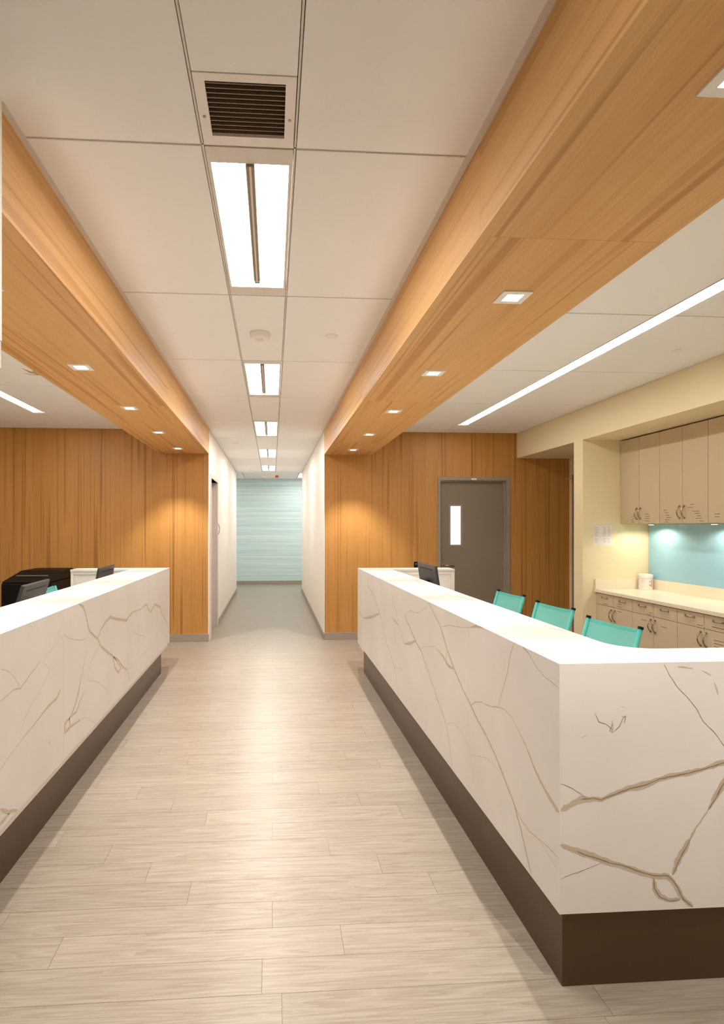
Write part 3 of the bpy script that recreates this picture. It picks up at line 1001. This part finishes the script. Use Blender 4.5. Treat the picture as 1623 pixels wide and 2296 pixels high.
# ---------------------------------------------------------------- chairs
def make_chair(fabric, edge):
    """backrest leans back towards +x, sitter faces -x; origin on the floor"""
    root = empty('office_chair')
    lean = math.tan(math.radians(17))
    zt, zb_, hw = 0.915, 0.50, 0.205

    def bx(z):
        return (z - zb_) * lean + 0.13
    rows = []
    for i in range(9):
        z = zb_ + (zt - zb_) * i / 8
        row = []
        for j in range(13):
            y = -hw + 2 * hw * j / 12
            t = y / hw
            row.append((bx(z) + 0.030 * (1 - t * t), y, z - 0.012 * (1 - t * t) * (i / 8)))
        rows.append(row)
    back_rows = [[(x + 0.006, y, z) for x, y, z in r] for r in rows]
    m = MB().sheet(rows)
    m.sheet(back_rows)
    # close the rim
    rim = rows[0] + [r[-1] for r in rows[1:]] + rows[-1][-2::-1] + [r[0] for r in rows[-2:0:-1]]
    rimb = [(x + 0.006, y, z) for x, y, z in rim]
    m.sheet([rim + [rim[0]], rimb + [rimb[0]]])
    m.build('backrest', fabric, root, smooth=False)
    # darker sewn hem along the top
    hem = []
    for i in range(2):
        z = zt - 0.018 * (1 - i)
        hem.append([(bx(z) + 0.030 * (1 - (t := (-hw + 2 * hw * j / 12) / hw) * t) - 0.0012, -hw + 2 * hw * j / 12, z - 0.012 * (1 - t * t)) for j in range(13)])
    MB().sheet(hem).build('hem', edge, root)
    for s in (-1, 1):
        p0, p1 = (bx(zb_ - 0.06), s * hw, zb_ - 0.06), (bx(zt), s * hw, zt)
        MB().tube([p0, p1], 0.013, 10).build('back_post', edge, root, smooth=True)
        MB().tube([p1, (bx(zt + 0.014), s * hw, zt + 0.014)], 0.015, 10).build('post_cap', 'black', root)
        MB().tube([(bx(zb_ - 0.06), s * hw, zb_ - 0.06), (0.08, s * hw, 0.43), (-0.02, s * hw, 0.43), (-0.30, s * hw, 0.44)], 0.013, 8).build('seat_rail', 'steel', root, smooth=True)
    MB().prism([(-0.32, -0.20), (0.12, -0.20), (0.12, 0.20), (-0.32, 0.20)], 0.432, 0.462).build('seat', fabric, root, bevel=0.012)
    MB().tube([(-0.1, 0, 0.10), (-0.1, 0, 0.43)], [0.03, 0.02], 12).build('gas_column', 'black', root)
    for k in range(5):
        a = 2 * math.pi * k / 5 + 0.3
        ex, ey = -0.1 + 0.27 * math.cos(a), 0.27 * math.sin(a)
        MB().tube([(-0.1, 0, 0.11), (ex, ey, 0.075)], [0.025, 0.014], 8).build('base_leg', 'steel', root)
        MB().tube([(ex - 0.012 * math.sin(a), ey + 0.012 * math.cos(a), 0.03), (ex + 0.012 * math.sin(a), ey - 0.012 * math.cos(a), 0.03)], 0.0299, 12).build('caster', 'black', root)
    return root


ch = make_chair('teal', 'teal_edge')
spots = [((1.74, 3.18, 0), 0.16, 'teal mesh office chair behind the right counter, nearest the camera'),
         ((1.76, 3.92, 0), 0.14, 'teal mesh office chair behind the right counter, middle of three'),
         ((1.76, 4.68, 0), 0.12, 'teal mesh office chair behind the right counter, nearest the grey door'),
         ((-1.84, 5.45, 0), math.pi, 'teal mesh chair mostly hidden behind the left counter and monitor')]
for i, (loc, rz, lab) in enumerate(spots):
    c = ch if i == 0 else copy_tree(ch)
    c.location = loc
    c.rotation_euler = (0, 0, rz)
    tag(c, lab, 'chair', 'teal mesh office chairs')

# ---------------------------------------------------------------- monitors
def make_monitor(name, loc, rz, wd, ht, tilt, top_z, label):
    """back of the screen faces +x; origin on the desk"""
    root = empty(name, loc, rz)
    tag(root, label, 'monitor', 'computer monitors on the counters')
    ca, sa = math.cos(tilt), math.sin(tilt)
    zt = top_z - loc[2]

    def T(d, y, z):     # d: out of the back, z: down from the top edge
        return (d * ca - z * sa, y, zt - z * ca - d * sa)

    def slab(d0, d1, y0, y1, z0, z1):
        return MB().hexa([T(d0, y0, z1), T(d1, y0, z1), T(d1, y1, z1), T(d0, y1, z1), T(d0, y0, z0), T(d1, y0, z0), T(d1, y1, z0), T(d0, y1, z0)])
    hw = wd / 2
    sh = slab(-0.022, 0.0, -hw, hw, 0, ht).build('shell', 'dark_grey', root, bevel=0.004)
    slab(-0.025, -0.0225, -hw + 0.012, hw - 0.012, 0.012, ht - 0.016).build('screen', 'screen', root)
    slab(0.0002, 0.0014, -hw * 0.72, hw * 0.72, 0.035, 0.043).build('vent_slot', 'black_soft', sh)
    slab(0.0, 0.05, -0.075, 0.075, ht * 0.40, ht * 0.78).build('mount_box', 'black', root, bevel=0.008)
    cx_, _, cz_ = T(0.05, 0, ht * 0.58)
    MB().tube([(cx_ - 0.02, 0, cz_), (cx_ + 0.025, 0, cz_ - 0.02), (cx_ + 0.03, 0, 0.02)], 0.022, 10).build('stand_column', 'black', root, smooth=True)
    MB().prism([(cx_ - 0.13, -0.11), (cx_ + 0.07, -0.11), (cx_ + 0.07, 0.11), (cx_ - 0.13, 0.11)], 0.0, 0.014).build('stand_base', 'black', root, bevel=0.004)
    return root


DZK = 0.735
make_monitor('computer_monitor', (-1.585, 3.98, DZK), 0.05, 0.49, 0.30, math.radians(17), 1.102, 'black computer monitor seen from behind at the left counter, nearer one')
make_monitor('computer_monitor', (-1.585, 5.62, DZK), 0.0, 0.50, 0.30, math.radians(10), 1.100, 'black computer monitor at the far end of the left counter')
make_monitor('computer_monitor', (1.40, 5.14, DZK), math.pi, 0.60, 0.33, math.radians(8), 1.140, 'black computer monitor at the far end of the right counter')

# ---------------------------------------------------------------- black bin and dark chair, far left
o = empty('shredding_bin', (-2.655, 6.75, 0))
tag(o, 'large black bin with sloped lid against the left oak wall', 'bin')
MB().box(-0.26, 0.26, -0.42, 0.42, 0.0, 0.88).build('body', 'black_soft', o, bevel=0.02)
MB().hexa([(-0.27, -0.43, 0.8805), (0.27, -0.43, 0.8805), (0.27, 0.43, 0.8805), (-0.27, 0.43, 0.8805), (-0.22, -0.02, 0.985), (0.23, -0.02, 0.985), (0.23, 0.41, 0.985), (-0.22, 0.41, 0.985)]).build('lid', 'black_soft', o, bevel=0.02)
sl = MB().hexa([(-0.17, -0.245, 0.936), (0.17, -0.245, 0.936), (0.17, -0.235, 0.939), (-0.17, -0.235, 0.939), (-0.17, -0.249, 0.944), (0.17, -0.249, 0.944), (0.17, -0.239, 0.947), (-0.17, -0.239, 0.947)]).build('slot_strip', 'metal_strip', o)
bc = make_chair('brown', 'black')
bc.location = (-3.12, 6.0, 0)
bc.rotation_euler = (0, 0, -0.6)
tag(bc, 'dark brown chair at the left edge beside the black bin', 'chair')

# ---------------------------------------------------------------- cabinets
def bow_handle(axis, length, out, r=0.0055):
    """arched pull: ends on the face (x=0), bulging to -x, running along y or z"""
    pts = []
    for i in range(9):
        t = i / 8
        a = -length / 2 + length * t
        d = -0.004 - out * math.sin(math.pi * t) ** 0.75
        pts.append((d, a, 0) if axis == 'y' else (d, 0, a))
    rr = [r * (1.5 if i in (0, 8) else 1.0) for i in range(9)]
    return MB().tube(pts, rr, 8)


hz_mesh = bow_handle('z', 0.115, 0.030).mesh('handle', 'steel', smooth=True)
hy_mesh = bow_handle('y', 0.105, 0.026).mesh('handle', 'steel', smooth=True)


def strips(parent, items, x):
    """small tape labels with a printed line each; items: (y, z, length)"""
    a, b_ = MB(), MB()
    for y, z, L in items:
        a.box(x - 0.0010, x, y - L / 2, y + L / 2, z - 0.008, z + 0.008)
        b_.box(x - 0.0014, x - 0.00105, y - L * 0.36, y + L * 0.36, z - 0.0026, z + 0.0026)
    t = a.build('tape_label', 'label', parent)
    b_.build('tape_print', 'ink_dark', parent)


XU, UW = 3.70, 0.305
upper_labels = {
    0: ([(0.20, 0.075, .05), (0.215, 0.055, .05), (0.20, 0.038, .06), (0.21, 0.018, .07)], [(0.12, 0.095, .10), (0.13, 0.072, .10), (0.125, 0.05, .10), (0.125, 0.028, .10)]),
    1: ([(0.08, 0.125, .06), (0.10, 0.10, .07), (0.11, 0.077, .08), (0.13, 0.055, .09), (0.11, 0.034, .10), (0.10, 0.014, .07)],
        [(0.12, 0.165, .07), (0.10, 0.14, .10), (0.165, 0.105, .12), (0.18, 0.085, .09), (0.20, 0.063, .08), (0.20, 0.042, .10), (0.23, 0.02, .07)]),
    2: ([(0.10, 0.075, .09), (0.10, 0.05, .08)], []), 3: ([], []),
}
unit_names = ['beside the cream partition', 'second from the partition', 'third from the partition', 'nearest the camera']
for u in range(4):
    y1 = 5.838 - 2 * UW * u
    y0 = y1 - 2 * UW
    cab = empty('wall_cabinet', ((XU + XW) / 2, (y0 + y1) / 2, 1.515))
    tag(cab, 'beige two-door wall cabinet over the blue splashback, ' + unit_names[u], 'cabinet', 'beige wall cabinets')
    O = tuple(cab.location)
    part_rel(B(XU + 0.021, XW - 0.009, y0 + 0.0015, y1 - 0.0015, 1.515, 2.394), 'body', 'laminate', cab, O)
    for d in range(2):
        b1 = y1 - UW * d
        b0 = b1 - UW
        dr = part_rel(B(XU, XU + 0.019, b0 + 0.002, b1 - 0.002, 1.517, 2.392), 'door', 'laminate', cab, O, bevel=0.001, seg=1)
        hy = b0 + 0.030 if d == 0 else b1 - 0.030
        hnd = link_copy(hz_mesh, 'handle', dr, (XU - O[0], hy - O[1], 1.617 - O[2]))
        ll = upper_labels[u][d]
        if ll:
            strips(dr, [(b1 - O[1] - y, z, L) for y, z, L in ll], XU - O[0])

XLO = 3.434
ctop = 0.826
low_labels = [([(0.16, 0.685, .12)], [(0.10, 0.715, .10), (0.10, 0.69, .11)], [], [(0.10, 0.64, .10)]),
              ([(0.26, 0.70, .06), (0.24, 0.68, .10)], [], [(0.17, 0.62, .12)], [(0.14, 0.60, .11)]),
              ([(0.26, 0.69, .10)], [(0.15, 0.70, .2)], [], [(0.15, 0.60, .14), (0.15, 0.575, .13), (0.15, 0.55, .13), (0.17, 0.525, .12)]), ([], [], [], [])]
for u in range(4):
    y1 = 5.838 - 0.604 * u
    y0 = y1 - 0.604
    cab = empty('base_cabinet', ((XLO + XW) / 2, (y0 + y1) / 2, 0))
    tag(cab, 'beige base cabinet with two drawers over two doors, ' + unit_names[u], 'cabinet', 'beige base cabinets')
    O = tuple(cab.location)
    part_rel(B(XLO + 0.021, XW - 0.001, y0 + 0.0015, y1 - 0.0015, 0.09, 0.786), 'body', 'laminate', cab, O)
    part_rel(B(XLO + 0.07, XW - 0.001, y0 + 0.0015, y1 - 0.0015, 0.0, 0.0895), 'toe_kick', 'base', cab, O)
    for d in range(2):
        b1 = y1 - 0.302 * d
        b0 = b1 - 0.302
        dw = part_rel(B(XLO, XLO + 0.019, b0 + 0.002, b1 - 0.002, 0.672, 0.784), 'drawer', 'laminate', cab, O, bevel=0.001, seg=1)
        link_copy(hy_mesh, 'handle', dw, (XLO - O[0], (b0 + b1) / 2 - O[1], 0.748))
        dr = part_rel(B(XLO, XLO + 0.019, b0 + 0.002, b1 - 0.002, 0.095, 0.668), 'door', 'laminate', cab, O, bevel=0.001, seg=1)
        hy = b0 + 0.030 if d == 0 else b1 - 0.030
        link_copy(hz_mesh, 'handle', dr, (XLO - O[0], hy - O[1], 0.585))
        if low_labels[u][d]:
            strips(dw, [(b1 - O[1] - y, z, L) for y, z, L in low_labels[u][d]], XLO - O[0])
        if low_labels[u][2 + d]:
            strips(dr, [(b1 - O[1] - y, z, L) for y, z, L in low_labels[u][2 + d]], XLO - O[0])

wt = empty('worktop', ((XLO + XW) / 2, 4.6, 0.79))
tag(wt, 'cream worktop with upstands over the base cabinets', 'worktop')
O = tuple(wt.location)
part_rel(B(XLO - 0.022, XW - 0.0005, 3.42, 5.8405, 0.792, ctop), 'slab', 'counter', wt, O, bevel=0.003)
part_rel(B(XW - 0.022, XW - 0.0005, 3.42, 5.819, ctop, ctop + 0.105), 'back_upstand', 'counter', wt, O, bevel=0.002)
part_rel(B(XLO - 0.020, XW - 0.0005, 5.82, 5.8405, ctop, ctop + 0.105), 'side_upstand', 'counter', wt, O, bevel=0.002)
sb = B(XW - 0.0085, XW - 0.0006, 3.42, 5.83, ctop + 0.106, 1.512).build('glass_splashback', 'blue')
tag(sb, 'light blue glass splashback between worktop and wall cabinets', 'splashback')
for i, y in enumerate((5.55, 4.72, 3.9)):
    p = empty('puck_light', (3.84, y, 1.5145))
    tag(p, 'small round puck light under the wall cabinets, %s from the partition' % nth[i], 'light', 'puck lights under the wall cabinets')
    MB().lathe([(0.028, -0.010), (0.032, -0.008), (0.032, 0.0)], 18).build('rim', 'steel', p)
    MB().lathe([(0.022, -0.0115), (0.022, -0.0102)], 16).build('lens', 'dl_glow', p)
    ld = bpy.data.lights.new('puck_lamp', 'SPOT')
    ld.energy = PUCK_WATTS
    ld.color = (1.0, 0.90, 0.72)
    ld.spot_size = math.radians(165)
    ld.spot_blend = 0.4
    ld.shadow_soft_size = 0.02
    lo = bpy.data.objects.new('lamp', ld)
    COL.objects.link(lo)
    lo.parent = p
    lo.location = (0, 0, -0.014)

# wipes tub on the worktop
p = Vector((3.912, 5.742, ctop))
o = empty('wipes_tub', (p.x, p.y, ctop))
tag(o, 'white plastic tub with lid standing on the cream worktop', 'tub')
rr = 0.066
body = MB().lathe([(rr - 0.004, 0.0), (rr, 0.004), (rr, 0.118)], 28).build('body', 'paper', o)
MB().lathe([(rr - 0.004, 0.118), (rr + 0.003, 0.122), (rr + 0.003, 0.152), (rr - 0.006, 0.160), (rr - 0.03, 0.163)], 28).build('lid', 'paper', o)


def arc_patch(r, a0, a1, z0, z1):
    rows = [[(r * math.cos(a), r * math.sin(a), z) for a in [a0 + (a1 - a0) * i / 6 for i in range(7)]] for z in (z0, z1)]
    return MB().sheet(rows)


A0 = math.radians(215)
arc_patch(rr + 0.0008, A0 + 1.25, A0 + 1.35, 0.03, 0.105).build('red_stripe', 'red', body)
arc_patch(rr + 0.0008, A0 + 0.85, A0 + 1.2, 0.085, 0.089).build('print_line', 'ink_dark', body)
arc_patch(rr + 0.0008, A0 + 0.9, A0 + 1.15, 0.045, 0.056).build('print_line', 'red', body)
for z, a, b_ in ((0.103, -0.3, 0.3), (0.09, -0.3, 0.25), (0.08, -0.3, 0.3), (0.07, -0.3, 0.2), (0.035, -0.25, 0.6)):
    arc_patch(rr + 0.0008, A0 + a, A0 + b_, z, z + 0.003).build('print_line', 'label', body)

# notice on the partition
p0, p1 = at(1330, 1178, Y=5.84), at(1372, 1223, Y=5.84)
o = empty('paper_notice', ((p0.x + p1.x) / 2, 5.8405, p1.z))
tag(o, 'printed paper notice pinned on the cream partition', 'notice')
wN, hN = (p1.x - p0.x) / 2, p0.z - p1.z
B(-wN, wN, -0.0016, -0.0004, 0, hN).build('sheet', 'paper', o)
pr = MB()
for c0_, c1_ in ((-0.85, -0.35), (0.05, 0.42), (0.52, 0.9)):
    for k in range(13):
        z = hN * (0.90 - 0.062 * k)
        if k in (8,):
            continue
        e = c0_ + (c1_ - c0_) * random.uniform(0.6, 1.0)
        pr.box(c0_ * wN, e * wN, -0.0020, -0.00165, z - 0.0022, z + 0.0022)
pr.build('print_line', 'ink', o)

# wall outlet, corridor sign, projecting rod
o = empty('wall_outlet', (1.903, WY, 0.93))
tag(o, 'black wall socket plate on the oak wall behind the right counter', 'outlet')
B(-0.026, 0.026, -0.012, 0, 0, 0.092).build('plate', 'black', o, bevel=0.003)
B(-0.006, 0.008, -0.0135, -0.0125, 0.055, 0.07).build('indicator', 'metal_strip', o)
o = empty('room_sign', (BL, 8.70, 1.36))
tag(o, 'small curved grey sign on the left corridor wall beside the door', 'sign')
rows = [[(0.022 * math.sin(math.pi * k / 8), y, 0.19 * k / 8) for y in (-0.05, 0.05)] for k in range(9)]
MB().sheet(rows).build('plate', 'door_grey', o, smooth=True)
MB().tube([(0.022 * math.sin(math.pi * k / 8) + 0.001, -0.051, 0.19 * k / 8) for k in range(9)], 0.0025, 6).build('rim', 'dark_grey', o)
o = empty('wall_rod', (XW, 7.35, 2.125))
tag(o, 'thin pale rod projecting from the side wall above the grey side door', 'rod')
MB().tube([(0, 0, 0.0), (-0.17, 0, 0.0)], 0.004, 6).build('rod', 'metal_strip', o)
B(-0.18, -0.17, -0.01, 0.01, -0.025, 0.02).build('end_plate', 'metal_strip', o)
for (x, lab) in ((BL - 0.006, 'tiny silver pin at the left corridor corner'), (BR + 0.004, 'tiny silver pin at the right corridor corner')):
    o = MB().tube([(0, -0.012, 0), (0, 0, 0)], 0.007, 8).build('wall_pin', 'metal_strip', None, loc=(x, WY - 0.002, 2.25))
    tag(o, lab, 'pin')
